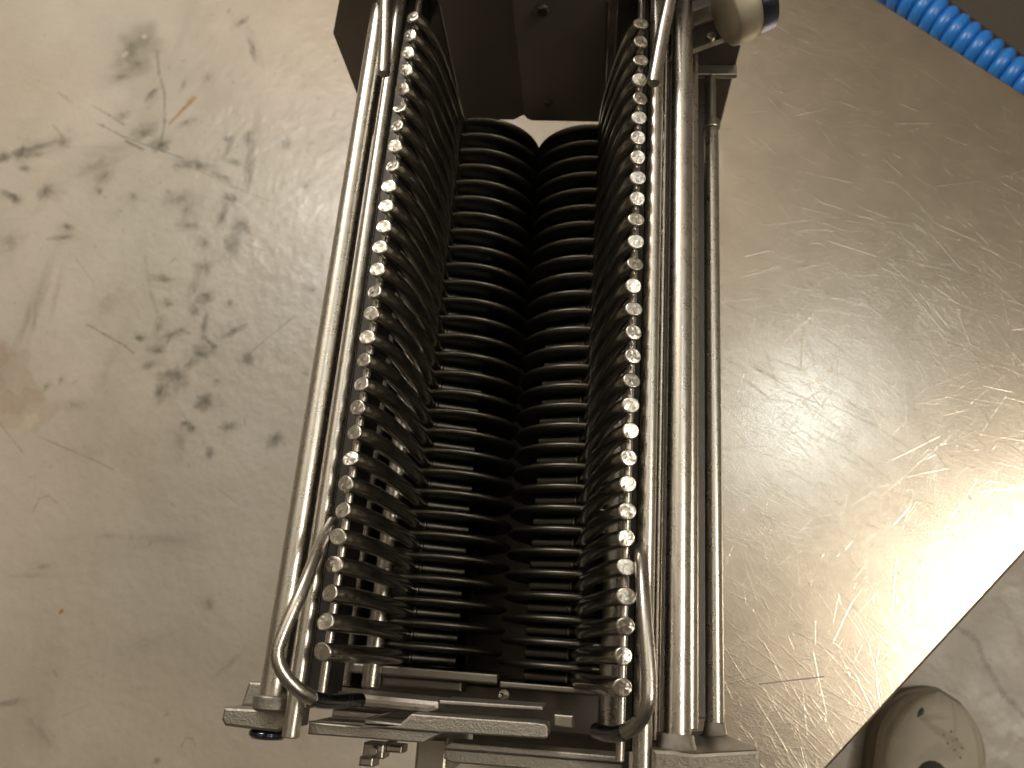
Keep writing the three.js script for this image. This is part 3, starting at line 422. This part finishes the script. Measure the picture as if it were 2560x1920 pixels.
{
  const person = thing('person', 'person standing at the bottom right, only the toe of a scuffed pale sneaker showing', 'person', [0.2, 0, 0.35]);
  const foot = (x, z, turn, right) => { const g = new THREE.Group(); g.name = 'shoe'; g.position.set(x - 0.2, 0.0005, z - 0.35); g.rotation.y = turn; person.add(g); shoeParts(g, right); if (right) g.userData.label = 'scuffed pale sneaker with a worn toe'; };
  foot(0.3225, -0.0035, -0.16, true); foot(0, 0.19, 0.14, false);
  // body: tapered bones joined smoothly, stooping forward over the machine
  const J = { an: [0.275, 0.09, 0.235], kn: [0.245, 0.5, 0.29], hip: [0.19, 0.93, 0.5], an2: [0.03, 0.09, 0.42], kn2: [0.03, 0.5, 0.42], hip2: [0.02, 0.93, 0.52], pel: [0.105, 0.98, 0.52], ch: [0.1, 1.27, 0.36], nk: [0.095, 1.42, 0.26], hd: [0.09, 1.5, 0.19], hd2: [0.09, 1.47, 0.14], s: [0.27, 1.34, 0.3], s2: [-0.08, 1.34, 0.3], el: [0.34, 1.1, 0.17], el2: [-0.18, 1.1, 0.18], wr: [0.2, 0.97, 0.06], wr2: [-0.16, 0.96, 0.08] };
  const bones = [['an', 'kn', 0.045, 0.065], ['kn', 'hip', 0.068, 0.095], ['an2', 'kn2', 0.045, 0.065], ['kn2', 'hip2', 0.068, 0.095], ['hip', 'hip2', 0.1, 0.1], ['pel', 'ch', 0.14, 0.15], ['ch', 'nk', 0.13, 0.06], ['nk', 'hd', 0.055, 0.08], ['hd', 'hd2', 0.098, 0.082], ['s', 's2', 0.075, 0.075], ['s', 'el', 0.06, 0.045], ['s2', 'el2', 0.06, 0.045], ['el', 'wr', 0.045, 0.03], ['el2', 'wr2', 0.045, 0.03]];
  const fieldMesh = (list, lo, size, res, k) => {
    const mc = new MarchingCubes(res, darkCloth, false, false, 120000), f = mc.field; mc.isolation = 0;
    const segs = list.map(([a, b, ra, rb]) => { const p = V(...a), d = V(...b).sub(p); return [p, d, d.lengthSq(), ra, rb]; }), q = V(0, 0, 0), w = V(0, 0, 0);
    for (let z = 0; z < res; z++) for (let y = 0; y < res; y++) for (let x = 0; x < res; x++) {
      q.set(lo[0] + (size * (x - 0)) / (res - 1), lo[1] + (size * y) / (res - 1), lo[2] + (size * z) / (res - 1)); let acc = 0;
      for (const [p, d, l2, ra, rb] of segs) { w.copy(q).sub(p); const t = Math.max(0, Math.min(1, w.dot(d) / l2)); const dist = w.addScaledVector(d, -t).length() - lerp(ra, rb, t); acc += Math.exp(-k * dist); }
      f[x + y * res + z * res * res] = Math.log(Math.max(acc, 1e-30)) / k;
    }
    mc.update(); const n = mc.count, pos = mc.positionArray.slice(0, n * 3), nor = mc.normalArray.slice(0, n * 3);
    for (let i = 0; i < n; i++) for (let c = 0; c < 3; c++) { const half = res / 2; pos[3 * i + c] = lo[c] + (size * (pos[3 * i + c] * half + half)) / (res - 1); }
    const g = new THREE.BufferGeometry(); g.setAttribute('position', new THREE.Float32BufferAttribute(pos, 3)); g.setAttribute('normal', new THREE.Float32BufferAttribute(nor, 3)); g.computeVertexNormals(); return g;
  };
  const body = fieldMesh(bones.map(([a, b, ra, rb]) => [J[a], J[b], ra, rb]), [-0.75, 0, -0.55], 1.75, 92, 60);
  const hand = (w, s) => {                                            // palm, four curled fingers, thumb from the side of the palm
    const palm = [w[0] - s * 0.045, w[1] - 0.035, w[2] - 0.035], list = [[w, palm, 0.026, 0.03]];
    for (let i = 0; i < 4; i++) { const o = (i - 1.5) * 0.019, b = [palm[0] - s * 0.02, palm[1] - 0.002, palm[2] + o], l = [0.9, 1, 0.95, 0.75][i], m1 = [b[0] - s * 0.034 * l, b[1] - 0.012, b[2] + o * 0.1], m2 = [m1[0] - s * 0.018 * l, m1[1] - 0.024 * l, m1[2]]; list.push([palm, b, 0.012, 0.0095], [b, m1, 0.0095, 0.0085], [m1, m2, 0.0085, 0.0075]); }
    const th = [palm[0] - s * 0.004, palm[1] + 0.012, palm[2] - 0.042]; list.push([w, th, 0.016, 0.011], [th, [th[0] - s * 0.034, th[1] - 0.004, th[2] - 0.004], 0.0105, 0.0085]);
    return fieldMesh(list, [palm[0] - 0.12, palm[1] - 0.11, palm[2] - 0.11], 0.24, 64, 420);
  };
  const geo = mergeGeometries([body, hand(J.wr, 1), hand(J.wr2, -1)]);
  { const p = geo.attributes.position, col = new Float32Array(p.count * 3);
    for (let i = 0; i < p.count; i++) { const y = p.getY(i), z = p.getZ(i), skin = (y > 1.36 && z < 0.27) || (z < 0.075 && y < 1.05); const c = skin ? [0.5, 0.3, 0.2] : y < 0.98 ? [0.02, 0.026, 0.05] : [0.025, 0.04, 0.11]; col.set(c, 3 * i); }
    geo.setAttribute('color', new THREE.BufferAttribute(col, 3)); }
  geo.translate(-0.2, 0, -0.35); geo.deleteAttribute('uv');
  part('body', geo, new THREE.MeshStandardMaterial({ vertexColors: true, roughness: 0.85 }), person);
  const hair = new THREE.SphereGeometry(0.108, 28, 18, 0, Math.PI * 2, 0, Math.PI * 0.5); hair.rotateX(-0.35); hair.translate(0.09 - 0.2, 1.5, 0.175 - 0.35); part('hair', hair, new THREE.MeshStandardMaterial({ color: new THREE.Color().setRGB(0.03, 0.02, 0.014), roughness: 0.7 }), person);
}

shade(scene);
renderer.render(scene, camera);
